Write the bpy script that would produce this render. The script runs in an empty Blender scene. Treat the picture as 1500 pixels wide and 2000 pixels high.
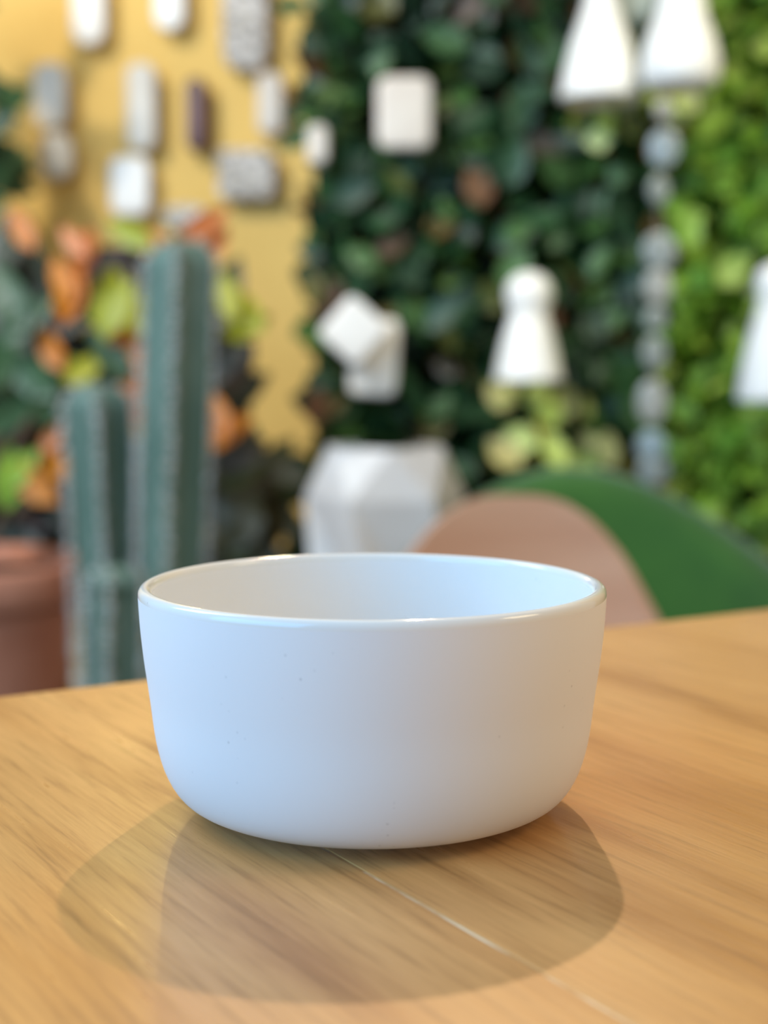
import bpy, bmesh, math, random
from mathutils import Vector, Matrix, Euler
S = bpy.context.scene
COL = S.collection
R = random.Random(7)
PI = math.pi

# ------------------------------------------------------------------ camera, world, light, exposure
TZ = 0.7462                                 # table top
CZ = 0.883                             # lens height
PITCH = 0.1004
F = 3000.0                                  # focal length in pixels of the 1500 x 2000 frame
cam_d = bpy.data.cameras.new('camera')
cam = bpy.data.objects.new('camera', cam_d); COL.objects.link(cam)
cam.location = (0, 0, CZ)
cam.rotation_euler = (PI / 2 - PITCH, 0, 0)
cam_d.sensor_fit = 'VERTICAL'; cam_d.sensor_height = 36.0; cam_d.lens = F / 2000 * 36.0
cam_d.clip_start = 0.02; cam_d.clip_end = 60
cam_d.dof.use_dof = True; cam_d.dof.focus_distance = 0.435; cam_d.dof.aperture_fstop = 7.0
S.camera = cam

w = bpy.data.worlds.new('sky'); S.world = w; w.use_nodes = True
bg = w.node_tree.nodes['Background']
bg.inputs['Color'].default_value = (1.0, 0.90, 0.76, 1); bg.inputs['Strength'].default_value = 0.60

def aim(o, target):
    o.rotation_euler = (Vector(target) - o.location).to_track_quat('-Z', 'Y').to_euler()
def light(name, kind, loc, energy, color, target=None, **kw):
    d = bpy.data.lights.new(name, kind); d.energy = energy; d.color = color
    for k, v in kw.items(): setattr(d, k, v)
    o = bpy.data.objects.new(name, d); COL.objects.link(o); o.location = loc
    if target: aim(o, target)
    return o
light('side_daylight', 'AREA', (-1.5, 1.35, 2.3), 50, (0.62, 0.80, 1.0), (0.35, 3.1, 1.0), shape='SQUARE', size=1.0)
# daylight from the window side, front left; two warm ceiling spots behind the table
light('window_daylight', 'AREA', (-1.75, -0.65, 1.60), 62, (0.10, 0.50, 1.0), (0.0, 0.7, 0.85), shape='RECTANGLE', size=2.0, size_y=1.7)
light('ceiling_spot', 'SPOT', (0.21, 2.52, 2.76), 138, (1.0, 0.72, 0.42), (0.0, 0.45, 0.78), spot_size=1.0, spot_blend=0.4, shadow_soft_size=0.02)
light('low_spot', 'SPOT', (-0.50, 3.05, 1.62), 3.2, (1.0, 0.74, 0.22), (0.0, 0.42, 0.76), spot_size=0.7, spot_blend=0.5, shadow_soft_size=0.02)
light('wall_fill_spot', 'SPOT', (-1.7, 1.3, 3.0), 250, (1.0, 0.88, 0.70), (-0.6, 3.9, 1.3), spot_size=1.1, spot_blend=0.8, shadow_soft_size=0.12)  # added fill spot that brightens the yellow wall from upper left
light('leafy_wall_fill', 'SPOT', (1.5, 1.2, 3.0), 210, (1.0, 0.95, 0.74), (0.85, 3.1, 1.25), spot_size=0.62, spot_blend=0.9, shadow_soft_size=0.12)  # added unseen spot, brightens the right leafy wall and its ornaments

light('right_lamp', 'AREA', (1.25, 0.35, 1.75), 5.5, (1.0, 0.78, 0.46), (0.0, 0.46, 0.78), shape='DISK', size=0.5)
S.view_settings.view_transform = 'Standard'; S.view_settings.look = 'None'
S.view_settings.exposure = 0.0; S.view_settings.gamma = 1.0; S.view_settings.use_curve_mapping = False

# ------------------------------------------------------------------ helpers
def at(px, py, Y):
    """world point at forward distance Y seen at that point of the frame"""
    a, b = (px - 750) / F, (1000 - py) / F
    c, s = math.cos(PITCH), math.sin(PITCH)
    d = Vector((a, c + b * s, -s + b * c))
    return Vector((0, 0, CZ)) + d * (Y / d.y)
def on_plane(px, py, z):
    a, b = (px - 750) / F, (1000 - py) / F
    c, s = math.cos(PITCH), math.sin(PITCH)
    d = Vector((a, c + b * s, -s + b * c))
    return Vector((0, 0, CZ)) + d * ((z - CZ) / d.z)

def srgb(r, g, b):
    f = lambda v: (v / 255 / 12.92) if v / 255 <= 0.04045 else ((v / 255 + 0.055) / 1.055) ** 2.4
    return (f(r), f(g), f(b), 1)

def node_mat(name, rough=0.5, spec=0.5, **kw):
    m = bpy.data.materials.new(name); m.use_nodes = True
    nt = m.node_tree; p = nt.nodes['Principled BSDF']
    p.inputs['Roughness'].default_value = rough
    p.inputs['Specular IOR Level'].default_value = spec
    for k, v in kw.items(): p.inputs[k].default_value = v
    return m, nt, p
def N(nt, t, **kw):
    n = nt.nodes.new(t)
    for k, v in kw.items():
        if k in n.inputs: n.inputs[k].default_value = v
        else: setattr(n, k, v)
    return n
def ramp(nt, fac, stops):
    r = nt.nodes.new('ShaderNodeValToRGB')
    el = r.color_ramp.elements
    while len(el) < len(stops): el.new(0.5)
    for e, (p, c) in zip(el, stops): e.position = p; e.color = c
    nt.links.new(fac, r.inputs['Fac'])
    return r.outputs['Color']

def mottled(name, c1, c2, scale=8, rough=0.5, bump=0.0, bscale=None, spec=0.5, stretch=(1, 1, 1), lo=0.35, hi=0.65, detail=4, **kw):
    m, nt, p = node_mat(name, rough, spec, **kw)
    tc = N(nt, 'ShaderNodeTexCoord'); mp = N(nt, 'ShaderNodeMapping'); mp.inputs['Scale'].default_value = stretch
    nt.links.new(tc.outputs['Object'], mp.inputs['Vector'])
    n = N(nt, 'ShaderNodeTexNoise', Scale=scale, Detail=detail)
    nt.links.new(mp.outputs['Vector'], n.inputs['Vector'])
    nt.links.new(ramp(nt, n.outputs['Fac'], [(lo, c1), (hi, c2)]), p.inputs['Base Color'])
    if bump:
        n2 = N(nt, 'ShaderNodeTexNoise', Scale=bscale or scale * 4, Detail=3)
        nt.links.new(mp.outputs['Vector'], n2.inputs['Vector'])
        b = N(nt, 'ShaderNodeBump', Strength=bump, Distance=0.01)
        nt.links.new(n2.outputs['Fac'], b.inputs['Height']); nt.links.new(b.outputs['Normal'], p.inputs['Normal'])
    return m

def leaf_mat(name, stops, rough=0.45, spec=0.4, transl=0.25, rib=None):
    """colour differs from leaf to leaf (per object for single leaves, per island in a mass)"""
    m, nt, p = node_mat(name, rough, spec)
    oi = N(nt, 'ShaderNodeObjectInfo'); ge = N(nt, 'ShaderNodeNewGeometry')
    a = N(nt, 'ShaderNodeMath', operation='ADD'); fr = N(nt, 'ShaderNodeMath', operation='FRACT')
    nt.links.new(oi.outputs['Random'], a.inputs[0]); nt.links.new(ge.outputs['Random Per Island'], a.inputs[1])
    nt.links.new(a.outputs[0], fr.inputs[0])
    col = ramp(nt, fr.outputs[0], stops)
    if rib:
        tc = N(nt, 'ShaderNodeTexCoord'); n = N(nt, 'ShaderNodeTexNoise', Scale=30.0, Detail=2)
        nt.links.new(tc.outputs['Object'], n.inputs['Vector'])
        mx = N(nt, 'ShaderNodeMix', data_type='RGBA')
        nt.links.new(ramp(nt, n.outputs['Fac'], [(0.5, (0, 0, 0, 1)), (0.62, (1, 1, 1, 1))]), mx.inputs['Factor'])
        nt.links.new(col, mx.inputs['A']); mx.inputs['B'].default_value = rib
        col = mx.outputs['Result']
    nt.links.new(col, p.inputs['Base Color'])
    if transl:
        t = N(nt, 'ShaderNodeBsdfTranslucent'); nt.links.new(col, t.inputs['Color'])
        ms = N(nt, 'ShaderNodeMixShader', Fac=transl)
        nt.links.new(p.outputs[0], ms.inputs[1]); nt.links.new(t.outputs[0], ms.inputs[2])
        nt.links.new(ms.outputs[0], nt.nodes['Material Output'].inputs['Surface'])
    return m

def link(name, me, parent=None, mat=None, loc=None, rot=None, smooth=False):
    o = bpy.data.objects.new(name, me); COL.objects.link(o)
    if mat is not None and not me.materials: me.materials.append(mat)
    if smooth: me.polygons.foreach_set('use_smooth', [True] * len(me.polygons))
    if parent: o.parent = parent
    if loc is not None: o.location = loc
    if rot is not None: o.rotation_euler = rot
    return o
def mesh(name, verts, faces):
    me = bpy.data.meshes.new(name); me.from_pydata([tuple(v) for v in verts], [], faces); me.update()
    return me
def thing(name, label, cat, loc=(0, 0, 0), rot=(0, 0, 0), group=None):
    o = bpy.data.objects.new(name, None); COL.objects.link(o)
    o.location = loc; o.rotation_euler = rot; o.empty_display_size = 0.05
    o['label'] = label; o['category'] = cat
    if group: o['group'] = group
    return o
def tag(o, label, cat, group=None):
    o['label'] = label; o['category'] = cat
    if group: o['group'] = group
    return o
def lathe(name, prof, n=48, close_top=False, close_bottom=False):
    v, f = [], []
    for r, z in prof:
        for k in range(n):
            a = 2 * PI * k / n; v.append((r * math.cos(a), r * math.sin(a), z))
    for i in range(len(prof) - 1):
        for k in range(n):
            k2 = (k + 1) % n
            f.append((i * n + k, i * n + k2, (i + 1) * n + k2, (i + 1) * n + k))
    if close_bottom: f.append(tuple(range(n - 1, -1, -1)))
    if close_top: f.append(tuple((len(prof) - 1) * n + k for k in range(n)))
    return mesh(name, v, f)
def box(name, sx, sy, sz, bevel=0.0, seg=2, off=(0, 0, 0)):
    bm = bmesh.new(); bmesh.ops.create_cube(bm, size=1)
    for q in bm.verts: q.co = Vector((q.co.x * sx + off[0], q.co.y * sy + off[1], q.co.z * sz + off[2]))
    if bevel: bmesh.ops.bevel(bm, geom=bm.edges[:], offset=bevel, segments=seg, affect='EDGES', profile=0.5)
    me = bpy.data.meshes.new(name); bm.to_mesh(me); bm.free()
    return me
def tube(name, pts, rad, n=8):
    """round bar through points, radius one number or one per point, capped"""
    pts = [Vector(p) for p in pts]; v, f = [], []
    rr = rad if isinstance(rad, (list, tuple)) else [rad] * len(pts)
    for i, p in enumerate(pts):
        t = (pts[min(i + 1, len(pts) - 1)] - pts[max(i - 1, 0)]).normalized()
        u = t.orthogonal().normalized() if abs(t.z) > 0.9 else t.cross(Vector((0, 0, 1))).normalized()
        if abs(t.z) > 0.9: u = (Vector((1, 0, 0)) - t * t.x).normalized()
        q = t.cross(u)
        for k in range(n):
            a = 2 * PI * k / n; v.append(p + (u * math.cos(a) + q * math.sin(a)) * rr[i])
    for i in range(len(pts) - 1):
        for k in range(n):
            k2 = (k + 1) % n; f.append((i * n + k, i * n + k2, (i + 1) * n + k2, (i + 1) * n + k))
    f.append(tuple(range(n - 1, -1, -1))); f.append(tuple((len(pts) - 1) * n + k for k in range(n)))
    return mesh(name, v, f)

# ------------------------------------------------------------------ materials
def wood_mat():
    m, nt, p = node_mat('oiled_wood', 0.34, 0.5)
    tc = N(nt, 'ShaderNodeTexCoord')
    def noise(scale, st, det=5, rough=0.6, dist=0.0):
        mp = N(nt, 'ShaderNodeMapping'); mp.inputs['Scale'].default_value = st
        nt.links.new(tc.outputs['Object'], mp.inputs['Vector'])
        n = N(nt, 'ShaderNodeTexNoise', Scale=scale, Detail=det, Roughness=rough, Distortion=dist)
        nt.links.new(mp.outputs['Vector'], n.inputs['Vector'])
        return n.outputs['Fac']
    broad = noise(7, (0.45, 3.2, 1), 4, 0.55, 0.4)      # wide growth bands
    fine = noise(34, (0.5, 9, 1), 5, 0.65)              # pores and streaks
    c = ramp(nt, broad, [(0.28, srgb(152, 98, 46)), (0.44, srgb(192, 141, 84)), (0.60, srgb(204, 155, 96)), (0.75, srgb(162, 109, 56))])
    d = ramp(nt, fine, [(0.30, (0.60, 0.56, 0.50, 1)), (0.46, (0.93, 0.92, 0.90, 1)), (0.66, (1.08, 1.08, 1.08, 1))])
    mx = N(nt, 'ShaderNodeMix', data_type='RGBA', blend_type='MULTIPLY'); mx.inputs['Factor'].default_value = 0.95
    nt.links.new(c, mx.inputs['A']); nt.links.new(d, mx.inputs['B'])
    nt.links.new(mx.outputs['Result'], p.inputs['Base Color'])
    r = ramp(nt, fine, [(0.3, (0.40, 0.40, 0.40, 1)), (0.7, (0.26, 0.26, 0.26, 1))])
    nt.links.new(r, p.inputs['Roughness'])
    b = N(nt, 'ShaderNodeBump', Strength=0.12, Distance=0.001)
    nt.links.new(fine, b.inputs['Height']); nt.links.new(b.outputs['Normal'], p.inputs['Normal'])
    return m
M = {}
M['wood'] = wood_mat()
M['filler'] = mottled('joint_filler', srgb(226, 212, 186), srgb(186, 138, 84), 34, 0.35, lo=0.40, hi=0.56)
def bowl_mat(name, rough, c):
    m, nt, p = node_mat(name, rough, 0.5)
    tc = N(nt, 'ShaderNodeTexCoord')
    n = N(nt, 'ShaderNodeTexVoronoi', Scale=260.0, feature='F1')
    nt.links.new(tc.outputs['Object'], n.inputs['Vector'])
    col = ramp(nt, n.outputs['Distance'], [(0.06, tuple(x * 0.72 for x in c[:3]) + (1,)), (0.13, c)])
    n2 = N(nt, 'ShaderNodeTexNoise', Scale=60.0, Detail=2); nt.links.new(tc.outputs['Object'], n2.inputs['Vector'])
    mx = N(nt, 'ShaderNodeMix', data_type='RGBA')
    nt.links.new(ramp(nt, n2.outputs['Fac'], [(0.56, (0, 0, 0, 1)), (0.72, (1, 1, 1, 1))]), mx.inputs['Factor'])
    mx.inputs['A'].default_value = c; nt.links.new(col, mx.inputs['B'])
    nt.links.new(mx.outputs['Result'], p.inputs['Base Color'])
    return m
M['ceramic'] = bowl_mat('matte_stoneware', 0.62, (0.74, 0.735, 0.72, 1))
M['glaze'] = bowl_mat('glazed_rim', 0.10, (0.74, 0.73, 0.69, 1))
M['yellow'] = mottled('yellow_plaster', srgb(222, 184, 102), srgb(232, 194, 110), 3, 0.8, 0.25, 60)
M['floor'] = mottled('stone_floor', srgb(80, 66, 58), srgb(104, 88, 76), 6, 0.7, 0.2)
M['panel'] = mottled('shade_backing', srgb(18, 26, 22), srgb(28, 40, 30), 20, 0.9)  # near-black colour stands for the shade deep between the leaves
M['green_panel'] = mottled('green_backing', srgb(40, 70, 28), srgb(58, 92, 36), 20, 0.9)  # plain green backing, lighter than the other panel
M['hedge'] = leaf_mat('hedge_leaf', [(0.0, srgb(20, 46, 32)), (0.35, srgb(30, 66, 40)), (0.62, srgb(46, 84, 46)), (0.84, srgb(80, 116, 54)), (0.93, srgb(108, 68, 40)), (1.0, srgb(70, 60, 40))])
M['hedge_light'] = leaf_mat('bright_hedge_leaf', [(0.0, srgb(92, 142, 44)), (0.3, srgb(120, 164, 52)), (0.65, srgb(146, 182, 60)), (0.9, srgb(178, 198, 90)), (1.0, srgb(116, 150, 66))], transl=0.35)
M['pale_leaf'] = leaf_mat('lamplit_variegated_leaf', [(0.0, srgb(190, 214, 100)), (0.5, srgb(212, 226, 136)), (0.8, srgb(204, 210, 160)), (1.0, srgb(205, 175, 70))], transl=0.3)  # pale colour carries the lamplight on leaves below the bells
M['dark_leaf'] = leaf_mat('dark_croton_leaf', [(0.0, srgb(26, 30, 24)), (0.5, srgb(40, 52, 34)), (0.8, srgb(60, 38, 30)), (1.0, srgb(70, 70, 36))], transl=0.1)
M['olive_shade_leaf'] = leaf_mat('olive_shade_leaf', [(0.0, srgb(60, 60, 36)), (0.5, srgb(84, 76, 46)), (1.0, srgb(66, 84, 40))], transl=0.15)  # dark olive, mostly for the shadowed area right of the croton
M['orange_leaf'] = leaf_mat('orange_croton_leaf', [(0.0, srgb(204, 98, 8)), (0.5, srgb(218, 122, 12)), (1.0, srgb(186, 88, 24))], transl=0.3, rib=srgb(196, 140, 20))
M['yellow_leaf'] = leaf_mat('yellow_croton_leaf', [(0.0, srgb(168, 164, 22)), (0.5, srgb(196, 178, 22)), (1.0, srgb(140, 156, 30))], transl=0.3, rib=srgb(130, 150, 44))
M['salmon_leaf'] = leaf_mat('salmon_croton_leaf', [(0.0, srgb(198, 108, 50)), (1.0, srgb(206, 128, 72))], transl=0.3)
M['green_leaf'] = leaf_mat('broad_green_leaf', [(0.0, srgb(44, 64, 36)), (0.5, srgb(60, 94, 58)), (1.0, srgb(44, 70, 40))], transl=0.2)
M['lime_leaf'] = leaf_mat('lime_leaf', [(0.0, srgb(140, 180, 60)), (1.0, srgb(160, 190, 70))], transl=0.3)
M['stem'] = mottled('woody_stem', srgb(70, 52, 36), srgb(96, 74, 50), 30, 0.8, 0.3)
M['cactus'] = mottled('cactus_skin', srgb(74, 98, 80), srgb(100, 120, 102), 14, 0.55, stretch=(1, 1, 0.4))
M['spine'] = mottled('cactus_spines', srgb(224, 218, 206), srgb(190, 182, 174), 40, 0.7)
M['terracotta'] = mottled('terracotta', srgb(176, 108, 80), srgb(204, 136, 106), 7, 0.75, 0.2)
M['soil'] = mottled('soil', srgb(34, 26, 20), srgb(60, 46, 36), 40, 0.95, 0.6)
M['chair_wood'] = mottled('pink_beech_veneer', srgb(194, 142, 106), srgb(208, 160, 124), 5, 0.42, stretch=(0.6, 1, 5))
M['ply_edge'] = mottled('dark_veneer_edge', srgb(100, 62, 44), srgb(124, 80, 56), 30, 0.5, stretch=(1, 1, 6))
M['green_fabric'] = mottled('green_velvet', srgb(40, 84, 16), srgb(58, 104, 24), 5, 0.85, 0.2, 200, **{'Sheen Weight': 0.3})
M['metal'] = mottled('dark_steel', srgb(50, 48, 46), srgb(66, 62, 60), 30, 0.4, Metallic=0.8)
M['white_pot'] = mottled('white_planter_paint', srgb(222, 216, 210), srgb(236, 232, 226), 6, 0.55, 0.1, 60)
M['white'] = mottled('white_ceramic', srgb(236, 232, 224), srgb(244, 241, 234), 9, 0.45)
M['cream'] = mottled('cream_ceramic', srgb(206, 194, 180), srgb(216, 206, 192), 9, 0.5)
M['grey'] = mottled('grey_ceramic', srgb(200, 194, 182), srgb(216, 210, 198), 9, 0.5)
M['speckle'] = mottled('speckled_grey_ceramic', srgb(112, 104, 98), srgb(216, 210, 204), 42, 0.6, lo=0.42, hi=0.55, detail=2)
M['maroon'] = mottled('dark_maroon_ceramic', srgb(82, 50, 46), srgb(104, 68, 66), 9, 0.4)
M['blue_grey'] = mottled('blue_grey_ceramic', srgb(150, 164, 160), srgb(176, 186, 180), 9, 0.5)
M['cord'] = mottled('jute_cord', srgb(120, 110, 96), srgb(150, 140, 124), 60, 0.9)
def glass_disc_mat():
    m, nt, p = node_mat('milky_glass', 0.25, 0.5)
    tc = N(nt, 'ShaderNodeTexCoord'); n = N(nt, 'ShaderNodeTexNoise', Scale=18.0, Detail=2)
    oi = N(nt, 'ShaderNodeObjectInfo')
    nt.links.new(tc.outputs['Object'], n.inputs['Vector'])
    nt.links.new(ramp(nt, oi.outputs['Random'], [(0.0, srgb(170, 176, 174)), (0.5, srgb(150, 166, 168)), (1.0, srgb(184, 182, 172))]), p.inputs['Base Color'])
    p.inputs['Transmission Weight'].default_value = 0.35
    return m
M['glass'] = glass_disc_mat()
def bulb_mat():
    m, nt, p = node_mat('lamp_bulb', 0.4, 0.5)
    p.inputs['Base Color'].default_value = (1, 0.9, 0.7, 1)
    p.inputs['Emission Color'].default_value = (1.0, 0.86, 0.58, 1); p.inputs['Emission Strength'].default_value = 0.8
    return m
M['bulb'] = bulb_mat()

# ------------------------------------------------------------------ the setting
WY = 3.95
def struct(name, me, mat, loc=(0, 0, 0), rot=(0, 0, 0)):
    o = link(name, me, None, mat, loc, rot); o['kind'] = 'structure'; return o
struct('floor', box('floor', 7, 7, 0.1), M['floor'], (0, 1.5, -0.05))
struct('wall_back', box('wall_back', 7, 0.12, 3.2), M['yellow'], (0, WY + 0.06, 1.6))

# ------------------------------------------------------------------ leaves
def leaf_geo(L=1.0, W=0.5, cup=0.12, droop=0.2, n=4):
    """leaf along +Z, 5 points a row, face to -Y"""
    v, f = [], []
    for i in range(n + 1):
        t = i / n
        wd = W * 0.5 * (math.sin(PI * t ** 0.8) ** 0.75 if 0 < t < 1 else 0.0) + 0.012 * L
        y = droop * L * t * t
        for k, s in enumerate((-1, 0, 1)):
            v.append((s * wd, y - cup * W * abs(s), t * L))
    for i in range(n):
        for k in range(2):
            a = i * 3 + k; f.append((a, a + 1, a + 4, a + 3))
    return v, f
LEAF = {}
def leaf_mesh(key, mat, **kw):
    if key not in LEAF:
        v, f = leaf_geo(**kw); me = mesh(key, v, f); me.materials.append(M[mat])
        me.polygons.foreach_set('use_smooth', [True] * len(me.polygons)); LEAF[key] = me
    return LEAF[key]
def put_leaf(parent, key, p, size, rot, name='leaf'):
    o = bpy.data.objects.new(name, LEAF[key]); COL.objects.link(o); o.parent = parent
    o.location = p; o.rotation_euler = rot; o.scale = (size, size, size)
    return o
def leaf_mass(name, parent, mat, spots, **kw):
    """leaves past the limit, joined"""
    gv, gf = leaf_geo(**kw); V, Fc = [], []
    for p, size, rot in spots:
        mt = Matrix.LocRotScale(Vector(p), Euler(rot), Vector((size,) * 3)); b = len(V)
        V += [mt @ Vector(q) for q in gv]; Fc += [tuple(b + i for i in q) for q in gf]
    o = link(name, mesh(name, V, Fc), parent, mat, smooth=True); o['kind'] = 'stuff'
    return o

leaf_mesh('hedge_leaf', 'hedge', W=0.62); leaf_mesh('bright_leaf', 'hedge_light', W=0.66)
def hedge(name, label, A, B, ztop, mat, key, nparts, nmass, ragged, lsize, view_z, back='panel'):
    """panel from A to B (floor points), leafy on the side of the camera"""
    A, B = Vector(A), Vector(B); L = (B - A).length; ang = math.atan2(B.y - A.y, B.x - A.x)
    root = thing(name, label, 'green wall', A, (0, 0, ang))
    link('backing_panel', box('backing_panel', L, 0.05, ztop, off=(L / 2, 0.13, ztop / 2)), root, M[back])
    def spot(front, z0, z1):
        x = R.uniform(-ragged if R.random() < 0.5 else 0.0, L); z = R.uniform(z0, z1)
        s = lsize * R.uniform(0.75, 1.3)
        y = (-0.05 if front else 0.03) + R.uniform(-0.04, 0.03)
        return ((x, y, z), s, (R.uniform(-1.3, 0.2), R.uniform(-1.4, 1.4), R.uniform(-0.9, 0.9)))
    for _ in range(nparts):
        p, s, r = spot(True, *view_z); put_leaf(root, key, p, s * 1.12, r)
    leaf_mass('foliage', root, M[mat], [spot(R.random() < 0.3, max(0.03, view_z[0] - 0.35), ztop - 0.03) for _ in range(nmass)], W=0.62)
    return root
gA = at(612, 900, 3.25); gB = at(1268, 900, 3.25)
hedge('hedge_wall', 'dark green leafy wall with reddish leaves right of the yellow wall', (gA.x, 3.25, 0), (gB.x, 3.25, 0), 2.05, 'hedge', 'hedge_leaf', 300, 1700, 0.02, 0.075, (0.60, 1.68))
hedge('bright_hedge_wall', 'bright yellow green leafy wall at the right edge behind the bead string', (gB.x + 0.03, 3.30, 0), (gB.x + 0.62, 2.92, 0), 2.05, 'hedge_light', 'bright_leaf', 300, 2200, 0.0, 0.062, (0.60, 1.68), 'green_panel')

# ------------------------------------------------------------------ table
pL, pR = on_plane(0, 1361, TZ), on_plane(1500, 1190, TZ)
e_dir = (pR - pL).normalized()                         # along the far end
g_dir = Vector((e_dir.y, -e_dir.x, 0))                 # along the grain, towards the camera and right
seam = on_plane(860, 1787, TZ)
tang = math.atan2(g_dir.y, g_dir.x)                    # table local X = grain, local Y = along the end
end_mid = pL + e_dir * ((seam - pL).dot(e_dir))        # where the seam meets the far end
table = thing('dining_table', 'light brown wooden table with boards running diagonally under the white bowl', 'table', (end_mid.x, end_mid.y, TZ), (0, 0, tang))
TL, BW, TH = 1.5, 0.42, 0.034
for k in range(-1, 1):
    y0 = k * BW
    bm_ = box('board', TL, BW - 0.0008, TH, 0.0004, 2, (TL / 2, 0, -TH / 2))
    link('board', bm_, table, M['wood'], (0, y0 + BW / 2, 0), smooth=False)
jx = 0.232                                             # the pale filler only shows on the near side of the bowl
link('joint_filler', box('joint_filler', jx, 0.0008, TH - 0.004, off=(jx / 2, 0, -TH / 2 + 0.00195)), table, M['wood'])
link('joint_filler', box('joint_filler', TL - jx, 0.00105, TH - 0.004, off=((TL + jx) / 2, 0, -TH / 2 + 0.0018)), table, M['filler'])['label'] = 'pale joint filler'
yc = -0.0
for sx in (0.09, TL - 0.09):
    for sy in (-1, 1):
        link('leg', tube('leg', [(sx, sy * 0.34, -TH + 0.002), (sx, sy * 0.35, -TZ)], [0.03, 0.02], 12), table, M['wood'], smooth=True)
for sy in (-1, 1):
    link('apron', box('apron', TL - 0.2, 0.02, 0.07, 0.002, 1, (TL / 2, sy * 0.34, -TH - 0.034)), table, M['wood'])
for sx in (0.09, TL - 0.09):
    link('apron', box('apron', 0.02, 0.66, 0.07, 0.002, 1, (sx, 0, -TH - 0.034)), table, M['wood'])

# ------------------------------------------------------------------ bowl
BR, BH, RM, ZM, RB = 0.07, 0.06566, 0.06639, 0.02941, 0.0531
BZ = 0.0038                                 # the body floats this much above the table on its foot ring
bowl = thing('bowl', 'white matte stoneware bowl with glossy rim on the wooden table', 'bowl', (-0.0035, 0.4591, TZ))
def outer_prof(off=0.0):
    pr = []
    for i in range(15):
        a = PI / 2 * i / 14
        pr.append((RB + (RM - RB) * math.sin(a), BZ + ZM * (1 - math.cos(a))))
    for i in range(1, 17):
        u = i / 16; pr.append((RM + (BR - RM) * (1 - (1 - u) ** 1.6), BZ + ZM + (BH - 0.0028 - ZM) * u))
    for _ in range(8):                     # no kink between the round foot and the wall
        pr = [pr[0]] + [tuple((a + 2 * b + c) / 4 for a, b, c in zip(pr[i - 1], pr[i], pr[i + 1])) for i in range(1, len(pr) - 1)] + [pr[-1]]
    return pr
op = outer_prof()
wall_t = 0.0042
inner = [(max(r - wall_t, 0.0), z + 0.0005) for r, z in op[14:]]
fl = []
for i in range(13, -1, -1):
    a = PI / 2 * i / 14
    fl.append((RB - wall_t + (RM - RB) * math.sin(a), 0.0070 + (ZM + BZ - 0.0070) * (1 - math.cos(a))))
foot = [(0.0005, BZ), (0.0330, BZ), (0.0336, 0.0005), (0.0342, 0.0), (0.0356, 0.0), (0.0362, 0.0006), (0.0368, BZ)]
rim0 = op[-1]
body = foot + op
bm_body = lathe('body', body, 128)
link('body', bm_body, bowl, M['ceramic'], smooth=True)
link('inside', lathe('inside', inner[::-1] + fl + [(0.02, 0.0068), (0.0005, 0.0068)], 128), bowl, M['ceramic'], smooth=True)
rim = [rim0]
cr = rim0[0] - wall_t / 2
for i in range(0, 13):
    a = PI * i / 12
    rim.append((cr + wall_t / 2 * math.cos(a), rim0[1] + 0.0006 + 0.0022 * math.sin(a)))
rim.append((inner[-1][0], inner[-1][1]))
link('rim', lathe('rim', rim, 128), bowl, M['glaze'], smooth=True)['label'] = 'glossy glazed rim'

# ------------------------------------------------------------------ chairs
def shell(name, prof, yfun, thick, nx=20):
    """upright shell: prof = [(z, half_width)], yfun(u, z) depth"""
    nz = len(prof); V, Fc = [], []
    for side in (0, 1):
        for z, hw in prof:
            for i in range(nx + 1):
                u = -1 + 2 * i / nx
                V.append((u * hw, yfun(u, z) + side * thick, z))
    W1 = nx + 1; B = nz * W1
    for j in range(nz - 1):
        for i in range(nx):
            a = j * W1 + i
            Fc.append((a, a + 1, a + W1 + 1, a + W1)); Fc.append((B + a, B + a + W1, B + a + W1 + 1, B + a + 1))
    main = len(Fc)
    ring = [i for i in range(W1)] + [j * W1 + nx for j in range(1, nz)] + [(nz - 1) * W1 + i for i in range(nx - 1, -1, -1)] + [j * W1 for j in range(nz - 2, 0, -1)]
    for q in range(len(ring)):
        a, b = ring[q], ring[(q + 1) % len(ring)]
        Fc.append((a, B + a, B + b, b))
    return V, Fc, main
CY = 1.6
c0 = at(1004, 1210, CY)
chair = thing('chair', 'pinkish tan moulded wooden chair with rounded back beyond the table end', 'chair', (c0.x, CY, 0), (0, 0, -0.05))
ztop = at(1003, 968, CY).z
# half widths measured down from the crown (metres)
arch = [(0.0, 0.018), (0.001, 0.029), (0.003, 0.039), (0.0075, 0.053), (0.013, 0.063), (0.022, 0.077), (0.038, 0.094), (0.057, 0.110), (0.074, 0.121), (0.101, 0.136), (0.130, 0.152), (0.17, 0.170), (0.21, 0.186), (0.26, 0.198), (0.31, 0.20)]
prof = [(ztop - d, hw) for d, hw in arch]
def hw_at(z): return min(prof, key=lambda q: abs(q[0] - z))[1]
V, Fc, mainf = shell('backrest', prof, lambda u, z: -1.25 * (u * hw_at(z)) ** 2 - 0.10 * max(0, (ztop - z) - 0.15), 0.013, 24)
me = mesh('backrest', V, Fc); me.materials.append(M['chair_wood']); me.materials.append(M['ply_edge'])
for i, p_ in enumerate(me.polygons): p_.material_index = 0 if i < mainf else 1; p_.use_smooth = i < mainf
link('backrest', me, chair)
sz = ztop - 0.31
seat = box('seat', 0.40, 0.40, 0.016, 0.007, 3, (0, -0.22, 0.455))
link('seat', seat, chair, M['chair_wood'])
link('back_support', tube('back_support', [(0, 0.022, sz + 0.07), (0, 0.03, 0.425), (0, -0.12, 0.436)], 0.012, 8), chair, M['metal'], smooth=True)
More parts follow.
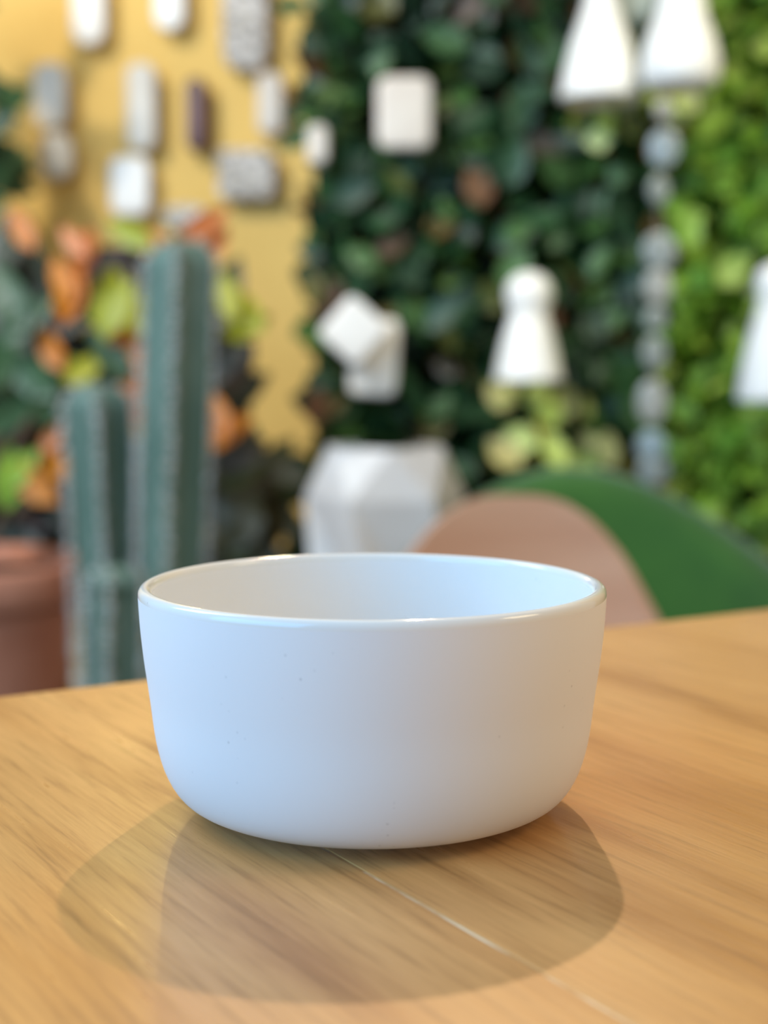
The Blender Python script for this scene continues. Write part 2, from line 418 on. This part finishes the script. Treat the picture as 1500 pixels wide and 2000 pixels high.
for sx, sy in ((-1, -1), (1, -1), (-1, 1), (1, 1)):
    link('leg', tube('leg', [(sx * 0.15, -0.22 + sy * 0.14, 0.449), (sx * 0.19, -0.22 + sy * 0.19, 0.0)], [0.014, 0.010], 10), chair, M['chair_wood'], smooth=True)

GY = 2.25
g0 = at(1105, 1100, GY)
tub = thing('tub_chair', 'green upholstered tub chair with thick rounded back behind the tan chair', 'armchair', (g0.x, GY, 0))
gtop = at(1165, 912, GY).z
def tub_shell():
    """wrapped padded back: section swept round an arc, height falling to the arms"""
    V, Fc = [], []; n, m = 40, 12
    for i in range(n + 1):
        u = -1 + 2 * i / n; a = u * 1.75
        rx, ry = 0.335, 0.30
        cx, cy = math.sin(a) * rx, (math.cos(a) - 1) * ry
        nx_, ny_ = math.sin(a), math.cos(a)
        h = gtop - (1.75 if cx > 0 else 2.35) * cx * cx - 0.10 * max(0.0, abs(a) - 1.2)
        lo = 0.20; th = 0.045
        sec = [(-th, lo), (-th, lo + (h - lo) * 0.5), (-th, h - th)]
        sec += [(th * math.cos(PI - PI * k / 6), h - th + th * math.sin(PI * k / 6)) for k in range(1, 6)]
        sec += [(th, h - th), (th, lo + (h - lo) * 0.5), (th, lo)]
        m = len(sec)
        for o_, z in sec: V.append((cx + nx_ * o_, cy + ny_ * o_, z))
    for i in range(n):
        for k in range(m):
            k2 = (k + 1) % m; Fc.append((i * m + k, (i + 1) * m + k, (i + 1) * m + k2, i * m + k2))
    Fc.append(tuple(range(m))); Fc.append(tuple(n * m + k for k in range(m - 1, -1, -1)))
    return mesh('backrest', V, Fc)
link('backrest', tub_shell(), tub, M['green_fabric'], smooth=True)
link('seat_cushion', box('seat_cushion', 0.50, 0.48, 0.16, 0.05, 4, (0, -0.30, 0.34)), tub, M['green_fabric'], smooth=True)
for sx, sy in ((-1, -0.48), (1, -0.48), (-1, -0.10), (1, -0.10)):
    link('leg', tube('leg', [(sx * 0.19, sy, 0.27), (sx * 0.22, sy, 0.0)], [0.018, 0.012], 10), tub, M['metal'], smooth=True)

# ------------------------------------------------------------------ faceted white planter
PY = 2.85
pc = at(752, 960, PY); ptop = at(752, 872, PY).z; pmid = at(752, 968, PY).z
planter = thing('faceted_planter', 'tall white faceted planter at the foot of the dark leafy wall', 'planter', (pc.x, PY, 0))
V, Fc = [], []; n = 6
lev = [(0.0, 0.105, 0.1), (0.30, 0.150, 0.62), (pmid, 0.150, 0.1), (ptop, 0.118, 0.62)]
for z, r, ph in lev:
    for k in range(n):
        a = ph + 2 * PI * k / n; V.append((r * math.cos(a), r * math.sin(a), z))
for i in range(3):
    off = 0 if i % 2 == 0 else 1
    for k in range(n):
        k2 = (k + 1) % n; a, b, c, d = i * n + k, i * n + k2, (i + 1) * n + k, (i + 1) * n + k2
        if off == 0: Fc += [(a, b, c), (b, d, c)]
        else: Fc += [(a, b, (i + 1) * n + (k - 0) % n), (b, d, c)]
Fc.append(tuple(range(n - 1, -1, -1)))
b = len(V)
for k in range(n):
    a = 0.62 + 2 * PI * k / n; V.append((0.10 * math.cos(a), 0.10 * math.sin(a), ptop)); 
for k in range(n):
    a = 0.62 + 2 * PI * k / n; V.append((0.10 * math.cos(a), 0.10 * math.sin(a), ptop - 0.06))
for k in range(n):
    k2 = (k + 1) % n
    Fc.append((3 * n + k, 3 * n + k2, b + k2, b + k)); Fc.append((b + k, b + k2, b + n + k2, b + n + k))
link('body', mesh('body', V, Fc), planter, M['white_pot'])
link('soil', lathe('soil', [(0.001, ptop - 0.04), (0.06, ptop - 0.043), (0.085, ptop - 0.05)], 16), planter, M['soil'], smooth=True)
leaf_mesh('planter_leaf', 'hedge', W=0.55, droop=0.45)
for k in range(16):
    a = 2 * PI * k / 16 + R.uniform(-.2, .2)
    put_leaf(planter, 'planter_leaf', (0.04 * math.cos(a), 0.04 * math.sin(a), ptop - 0.045), R.uniform(0.11, 0.15), (-R.uniform(0.25, 0.85), 0, a + PI / 2))

# ------------------------------------------------------------------ wall plaques
def plaque_body(name, wd, ht, dp, rad, n=6, rot=0.0):
    """rounded slab with a soft front edge, back face on y = 0, front towards -y"""
    rad = min(rad, wd / 2 - 1e-4, ht / 2 - 1e-4)
    def outline(ins):
        pts = []
        for cx, cz, a0 in ((wd / 2 - rad, ht / 2 - rad, 0), (-wd / 2 + rad, ht / 2 - rad, PI / 2), (-wd / 2 + rad, -ht / 2 + rad, PI), (wd / 2 - rad, -ht / 2 + rad, 1.5 * PI)):
            for k in range(n + 1):
                a = a0 + PI / 2 * k / n; pts.append((cx + (rad - ins) * math.cos(a), cz + (rad - ins) * math.sin(a)))
        return pts
    e = min(dp * 0.4, rad * 0.6)
    rows = [(0.0, 0.0)] + [(dp - e + e * math.sin(PI / 2 * k / 4), e - e * math.cos(PI / 2 * k / 4)) for k in range(5)]
    V, Fc = [], []; m = 4 * (n + 1)
    for y, ins in rows:
        for x, z in outline(ins):
            V.append((x, -y, z))
    for i in range(len(rows) - 1):
        for k in range(m):
            k2 = (k + 1) % m; Fc.append((i * m + k, i * m + k2, (i + 1) * m + k2, (i + 1) * m + k))
    Fc.append(tuple(range(m - 1, -1, -1))); Fc.append(tuple((len(rows) - 1) * m + k for k in range(m)))
    return mesh(name, V, Fc)
def beads(parent, wd, ht, y, mat, count):
    V, Fc = [], []
    for _ in range(count):
        x, z = R.uniform(-wd / 2, wd / 2) * 0.86, R.uniform(-ht / 2, ht / 2) * 0.88; r = R.uniform(0.004, 0.009); b = len(V)
        V += [(x, y - r, z)] + [(x + r * math.cos(PI / 3 * k), y + 0.001, z + r * math.sin(PI / 3 * k)) for k in range(6)]
        Fc += [(b, b + 1 + (k + 1) % 6, b + 1 + k) for k in range(6)]
    o = link('pebble_relief', mesh('pebble_relief', V, Fc), parent, mat); o['kind'] = 'stuff'
def plaque(label, x0, y0, x1, y1, Y, mat, rad=0.4, dp=0.03, tilt=0.0, group='ceramic plaques on the yellow wall', bead=0, cord=True, back=None):
    c = at((x0 + x1) / 2, (y0 + y1) / 2, Y); k = Y / F
    wd, ht = (x1 - x0) * k, (y1 - y0) * k
    t = thing('ceramic_plaque', label, 'plaque', (c.x, Y + dp, c.z), (0, 0, 0), group)
    bd = link('body', plaque_body('body', wd, ht, dp, rad * min(wd, ht)), t, M[mat], (0, 0, 0), (0, tilt, 0), smooth=True)
    if bead: beads(t, wd, ht, -dp, M['grey'], bead)
    gap = (back if back is not None else WY) - (Y + dp)
    link('wall_peg', tube('wall_peg', [(0, -0.003, ht * 0.2), (0, gap + 0.006, ht * 0.2)], 0.006, 8), t, M['metal'], smooth=True)
    return t
YW = WY - 0.07
plaque('long white plaque at the top left of the yellow wall', 138, -60, 204, 84, YW, 'white', 0.48)
plaque('short white plaque cut by the top edge above the yellow wall centre', 300, -60, 360, 56, YW, 'white', 0.48)
plaque('large pebbly grey plaque with rounded base high on the yellow wall', 434, -60, 522, 132, YW, 'speckle', 0.42, bead=120)
plaque('grey teardrop plaque near the left leaves upper of two', 64, 122, 130, 250, YW, 'grey', 0.46)
plaque('small grey plaque directly below the teardrop plaque by the left leaves', 78, 258, 140, 350, YW, 'grey', 0.46)
plaque('tall plain grey plaque left of the maroon plaque', 246, 124, 304, 290, YW, 'grey', 0.42)
plaque('narrow dark maroon plaque in the middle of the yellow wall', 362, 152, 402, 292, YW, 'maroon', 0.48)
plaque('upright bright white plaque above the orange croton leaves', 214, 306, 292, 420, YW, 'white', 0.3)
plaque('slim cream plaque beside the right end of the yellow wall', 502, 142, 552, 260, YW, 'cream', 0.4)
plaque('wide pebbly grey plaque lying level above the tall cactus', 424, 292, 536, 388, YW, 'speckle', 0.22, bead=110)
plaque('small pebbly whitish plaque just over the tip of the tall cactus', 318, 402, 402, 448, YW, 'speckle', 0.4, bead=50)
plaque('small cream plaque half over the leafy edge of the dark green wall', 600, 244, 640, 318, 3.14, 'cream', 0.4, back=3.30, group='ceramic plaques on the leafy wall')
plaque('pale blue grey plaque at the left edge among the croton tops', -10, 412, 58, 474, YW, 'blue_grey', 0.4)
plaque('cream upright plaque with rounded corners high on the dark leafy wall', 737, 150, 843, 288, 3.12, 'cream', 0.22, back=3.36, group='ceramic plaques on the leafy wall')
plaque('white diamond plaque set on its corner low on the dark leafy wall', 640, 594, 742, 698, 3.09, 'white', 0.16, tilt=0.72, dp=0.02, back=3.152, group='ceramic plaques on the leafy wall')
plaque('white upright plaque overlapping the diamond plaque', 684, 622, 778, 774, 3.16, 'white', 0.2, tilt=0.06, back=3.36, group='ceramic plaques on the leafy wall')

# ------------------------------------------------------------------ bell lamps on the leafy walls
leaf_mesh('pale_leaf', 'pale_leaf', W=0.7)
def bell_lamp(label, cx, ybot, Y, prof, glow, back):
    """prof: (radius px, height px above the mouth)"""
    k = Y / F; c = at(cx, ybot, Y)
    t = thing('bell_lamp', label, 'lamp', (c.x, Y, c.z), group='white bell lamps on the leafy walls')
    out = [(max(r, 0.5) * k, h * k) for r, h in prof]
    inn = [(max(r - 5, 0.3) * k, (h - (4 if i else 0)) * k) for i, (r, h) in enumerate(prof)]
    link('shade', lathe('shade', inn[::-1] + out, 32), t, M['white'], smooth=True)
    ht = prof[-1][1] * k
    link('bulb', lathe('bulb', [(0.001, 0.02), (0.014, 0.024), (0.018, 0.038), (0.012, 0.055), (0.008, 0.075), (0.001, 0.078)], 16), t, M['bulb'], smooth=True)
    link('wall_bracket', tube('wall_bracket', [(0, 0.0, ht * 0.80), (0, 0.05, ht * 0.82), (0, back - Y, ht * 0.82)], 0.006, 8), t, M['white'], smooth=True)
    lo = light('bell_light', 'SPOT', (0, 0, 0.03), glow * 6, (1.0, 0.90, 0.66), shadow_soft_size=0.015, spot_size=1.5, spot_blend=0.6); lo.parent = t
    return t
bell_lamp('white bell lamp with a ball top over pale leaves', 1032, 744, 3.06,
          [(68, 0), (66, 8), (58, 50), (48, 90), (39, 118), (36, 130), (42, 146), (46, 166), (43, 186), (30, 202), (12, 209), (0, 210)], 0.5, 3.36)
bell_lamp('slender white bell lamp left of the pair at the top', 1172, 196, 3.06,
          [(78, 0), (78, 12), (70, 56), (56, 110), (38, 160), (29, 196), (27, 240), (20, 262), (0, 270)], 0.7, 3.36)
bell_lamp('round bottomed white bell lamp right of the pair at the top', 1328, 172, 2.98,
          [(64, 0), (74, 16), (76, 50), (66, 90), (50, 130), (42, 180), (36, 230), (20, 262), (0, 268)], 0.7, 3.26)
bell_lamp('white bell lamp cut by the right edge', 1508, 784, 2.85,
          [(68, 0), (68, 12), (62, 60), (50, 120), (36, 170), (30, 200), (38, 226), (34, 250), (16, 264), (0, 268)], 0.3, 3.05)
gp = plaque('grey rounded plaque half hidden between the two top bell lamps', 1212, -50, 1280, 48, 3.12, 'blue_grey', 0.45, back=3.36, group='ceramic plaques on the leafy wall')

R = random.Random(12)
def spill(label, pts, Y, size):
    c = at(*pts[0], Y)
    t = thing('hanging_plant', label, 'plant', (c.x, Y, c.z), group='pale plants under the bell lamps')
    stem = []
    for (px, py) in pts:
        q = at(px, py, Y) - c; stem.append((q.x, 0.05, q.z))
        for j in range(2):
            put_leaf(t, 'pale_leaf', (q.x + R.uniform(-.02, .02), R.uniform(-.03, .02), q.z + R.uniform(-.02, .02) - size * .2), size * R.uniform(0.8, 1.2), (R.uniform(-0.9, -0.3), R.uniform(-1.5, 1.5), R.uniform(-.5, .5)))
    link('stem', tube('stem', stem, 0.003, 6), t, M['stem'], smooth=True)
spill('lamplit pale variegated plant trailing below the ball topped bell lamp', [(1000, 775), (1050, 770), (1095, 800), (1125, 780), (1050, 850), (1090, 890), (1120, 900), (1010, 895), (1140, 860)], 3.12, 0.09)
spill('light green plant trailing below the pair of top bell lamps', [(1120, 225), (1160, 215), (1205, 205), (1230, 240), (1190, 250), (1300, 210), (1340, 215)], 3.13, 0.07)

# ------------------------------------------------------------------ string of glass discs
sy = 2.93
tp = at(1296, 190, sy)
string = thing('glass_disc_string', 'vertical string of milky glass discs where the two leafy walls meet', 'ornament', tp)
discs = [(1297, 215, 24, 22), (1296, 290, 33, 38), (1287, 372, 26, 30), (1288, 490, 37, 38), (1285, 560, 30, 36), (1281, 622, 28, 26), (1278, 690, 31, 36), (1273, 785, 32, 46), (1271, 872, 33, 34), (1276, 918, 34, 32)]
pts = [(0, 0, 0)]
for px, py, rx, rz in discs:
    q = at(px, py, sy) - tp; kk = sy / F
    pts.append((q.x, 0.003, q.z))
    d = lathe('disc', [(0.0005, -0.004), (0.7, -0.004), (0.95, -0.002), (1.0, 0.0), (0.95, 0.002), (0.7, 0.004), (0.0005, 0.004)], 20)
    for v_ in d.vertices:
        x, y, z = v_.co; v_.co = (x * rx * kk * 0.92, z, y * rz * kk * 0.95)
    link('glass_disc', d, string, M['glass'], (q.x, -0.003, q.z), (0, 0, R.uniform(-0.5, 0.5)), smooth=True)
pts[0] = (0, 0.003, 0.10)
link('cord', tube('cord', pts, 0.0016, 6), string, M['cord'], smooth=True)

# ------------------------------------------------------------------ cacti
def cactus(label, base_px, top_px, Y, rad, ribs=5, phase=0.0):
    tpt = at(top_px[0], top_px[1], Y); bpt = at(base_px[0], base_px[1], Y)
    dz = (tpt.x - bpt.x) / (tpt.z - bpt.z)
    x0 = tpt.x - dz * tpt.z; H = tpt.z
    t = thing('column_cactus', label, 'cactus', (x0, Y, 0), group='column cacti beyond the table')
    V, Fc = [], []; n = ribs * 8; rows = []
    nz = 40
    for i in range(nz + 1):
        z = H * i / nz
        rows.append((z, rad * (0.94 + 0.06 * math.sin(z * 9))))
    cap = 0.75 * rad
    rows = [r for r in rows if r[0] < H - cap]
    for k in range(7):
        a = PI / 2 * k / 6; rows.append((H - cap + cap * math.sin(a), rad * max(math.cos(a), 0.02)))
    for z, r in rows:
        for k in range(n):
            a = 2 * PI * k / n + phase
            rr = r * (0.66 + 0.34 * abs(math.cos(ribs * (a - phase) / 2)) ** 0.7)
            V.append((rr * math.cos(a) + dz * z, rr * math.sin(a), z))
    for i in range(len(rows) - 1):
        for k in range(n):
            k2 = (k + 1) % n; Fc.append((i * n + k, i * n + k2, (i + 1) * n + k2, (i + 1) * n + k))
    Fc.append(tuple((len(rows) - 1) * n + k for k in range(n)))
    link('stem', mesh('stem', V, Fc), t, M['cactus'], smooth=True)
    SV, SF = [], []
    for q in range(ribs):
        a = 2 * PI * q / ribs + phase
        z = 0.25
        while z < H - 0.004:
            r = rad if z < H - cap else rad * math.sqrt(max(0.0, 1 - ((z - H + cap) / cap) ** 2))
            p = Vector((r * math.cos(a) + dz * z, r * math.sin(a), z))
            for _ in range(10):
                d = Vector((math.cos(a) + R.uniform(-1.2, 1.2), math.sin(a) + R.uniform(-1.2, 1.2), R.uniform(-0.9, 0.9))).normalized() * R.uniform(0.007, 0.016)
                u = d.orthogonal().normalized() * 0.0017; b = len(SV); w_ = d.cross(u).normalized() * 0.0017
                SV += [p + u, p - u * 0.5 + w_, p - u * 0.5 - w_, p + d]; SF += [(b, b + 1, b + 3), (b + 1, b + 2, b + 3), (b + 2, b, b + 3)]
            z += 0.010
    o = link('spines', mesh('spines', SV, SF), t, M['spine']); o['kind'] = 'stuff'
    return t
cactus('tallest ribbed blue green column cactus in front of the croton', (338, 1100), (356, 468), 2.15, 0.049, 5, -1.60)
cactus('medium ribbed column cactus left of the tallest one', (212, 1200), (190, 748), 2.22, 0.049, 5, -1.45)
cactus('short ribbed column cactus beside the terracotta pot', (229, 1330), (230, 1104), 2.02, 0.038, 5, -1.7)

# ------------------------------------------------------------------ terracotta pot and croton
TY = 2.72
rimz = at(60, 1092, TY).z
xr = at(172, 1110, TY).x
pr_ = 0.235
pot = thing('terracotta_pot', 'brown terracotta pot under the croton at the left edge', 'pot', (xr - pr_, TY, 0))
ph = rimz
link('body', lathe('body', [(0.001, 0), (0.165, 0), (0.17, 0.01), (0.214, ph - 0.075), (0.222, ph - 0.06), (0.205, ph - 0.06), (0.196, ph - 0.09), (0.001, ph - 0.09)], 40), pot, M['terracotta'], smooth=False)
link('rim', lathe('rim', [(0.200, ph - 0.072), (0.226, ph - 0.072), (0.233, ph - 0.06), (0.235, ph - 0.008), (0.230, ph), (0.212, ph), (0.206, ph - 0.01), (0.200, ph - 0.072)], 40), pot, M['terracotta'], smooth=True)
link('soil', lathe('soil', [(0.001, ph - 0.025), (0.12, ph - 0.028), (0.205, ph - 0.032)], 24), pot, M['soil'], smooth=True)

R = random.Random(21)
pcx = xr - pr_
croton = thing('croton', 'croton with orange, yellow and near black leaves behind the cacti', 'plant', (pcx, TY, rimz - 0.028))
for k, m_ in (('croton_dark', 'dark_leaf'), ('croton_orange', 'orange_leaf'), ('croton_yellow', 'yellow_leaf'), ('croton_salmon', 'salmon_leaf'), ('croton_olive_shade', 'olive_shade_leaf'), ('lime', 'lime_leaf'), ('broad', 'green_leaf')):
    leaf_mesh(k, m_, W=0.42, droop=0.22)
O = Vector((pcx, TY, rimz - 0.028))
for k in range(9):
    tx = at(40 + 48 * k, 560 + (k % 3) * 120, 2.9) - O
    link('stem', tube('stem', [(R.uniform(-.05, .05), R.uniform(-.04, .04), 0), (tx.x * 0.35, 0.06, tx.z * 0.55), (tx.x, tx.y, tx.z)], [0.010, 0.008, 0.004], 6), croton, M['stem'], smooth=True)
def croton_leaf(key, px, py, Y, ln, ang, tilt=None):
    """ln in metres, ang: lean in the frame (0 = tip up)"""
    p = at(px, py, Y) - O
    if math.hypot(p.x, p.y) < 0.36: p.z = max(p.z, 0.09 + ln * 0.7)
    up = Vector((math.sin(ang), 0, math.cos(ang)))
    p = p - up * ln / 2
    put_leaf(croton, key, p, ln, (R.uniform(-0.35, -0.05) if tilt is None else tilt, ang, R.uniform(-.35, .35)))
bright = [('croton_orange', 138, 566, 0.125, 0.25), ('croton_orange', 120, 545, 0.09, -0.4), ('croton_yellow', 200, 575, 0.15, -0.12), ('croton_yellow', 222, 600, 0.12, 0.3), ('croton_yellow', 250, 455, 0.10, -1.1),
          ('croton_orange', 290, 470, 0.10, -1.0), ('croton_salmon', 168, 480, 0.10, 0.4), ('croton_salmon', 140, 470, 0.08, -0.7), ('croton_yellow', 140, 725, 0.11, -1.0), ('croton_yellow', 165, 718, 0.09, 0.9), ('croton_orange', 92, 678, 0.10, -0.6),
          ('croton_orange', 268, 700, 0.14, 0.2), ('croton_orange', 262, 770, 0.12, -0.2), ('croton_yellow', 272, 608, 0.09, 0.2), ('croton_orange', 250, 645, 0.08, 1.0), ('croton_yellow', 462, 600, 0.13, -0.8), ('croton_yellow', 440, 575, 0.10, -0.4), ('croton_yellow', 486, 636, 0.10, 1.2),
          ('croton_orange', 440, 840, 0.11, 1.0), ('croton_orange', 425, 812, 0.09, -0.3), ('croton_salmon', 398, 440, 0.10, 0.9), ('croton_salmon', 420, 470, 0.08, 0.2), ('lime', 18, 930, 0.12, 0.1), ('lime', 40, 915, 0.09, 0.6), ('croton_orange', 60, 1015, 0.12, -0.9), ('croton_olive_shade', 30, 985, 0.11, 0.6),
          ('croton_orange', 40, 445, 0.09, -0.5), ('croton_salmon', 100, 850, 0.07, 0.4), ('croton_orange', 110, 890, 0.10, -0.2),
          ('broad', 10, 575, 0.15, -0.5), ('broad', 45, 620, 0.13, 0.8), ('broad', 0, 690, 0.15, 0.3), ('broad', 50, 730, 0.14, -0.9), ('broad', 20, 800, 0.14, 0.9), ('broad', 95, 770, 0.13, 0.2), ('broad', 215, 690, 0.12, -0.6)]
for key, px, py, ln, ang in bright: croton_leaf(key, px, py, 2.62, ln, ang)
for _ in range(230):
    px, py = R.uniform(-60, 470), R.uniform(500, 1070) if _ % 3 else R.uniform(880, 1120)
    if px > 400 and py < 560: continue
    croton_leaf('croton_dark', px, py, R.uniform(2.74, 3.1) if py < 900 else R.uniform(3.12, 3.3), R.uniform(0.12, 0.18), R.uniform(-1.6, 1.6))
for _ in range(46):
    croton_leaf('croton_olive_shade', R.uniform(400, 545) , R.uniform(880, 1110), R.uniform(2.8, 3.1), R.uniform(0.10, 0.16), R.uniform(-1.4, 1.4))  # olive leaves stand in for the plant's shadow on the yellow wall

# broad leaved plant at the far left
R = random.Random(5)
lp = at(-60, 1000, 3.55)
bp = thing('leafy_shrub', 'green broad leaved shrub at the left edge before the yellow wall', 'plant', (lp.x, 3.55, 0))
top = at(-40, 60, 3.55)
link('stem', tube('stem', [(0, 0, 0), (0.02, 0, 0.6), (-0.03, 0, 1.1), (top.x - lp.x, 0, top.z)], [0.02, 0.016, 0.012, 0.005], 8), bp, M['stem'], smooth=True)
leaf_mesh('shrub_leaf', 'green_leaf', W=0.45)
for _ in range(90):
    py = R.choice([R.uniform(190, 420), R.uniform(190, 420), R.uniform(-90, 20), R.uniform(500, 900)])
    px = R.uniform(-150, -30) if py < 100 else R.uniform(-140, 10) if py < 480 else R.uniform(-130, 60)
    p = at(px, py, R.uniform(3.4, 3.7)) - Vector((lp.x, 3.55, 0))
    put_leaf(bp, 'shrub_leaf', p, R.uniform(0.09, 0.15), (R.uniform(-.5, .1), R.uniform(-2.2, 2.2), R.uniform(-.6, .6)))
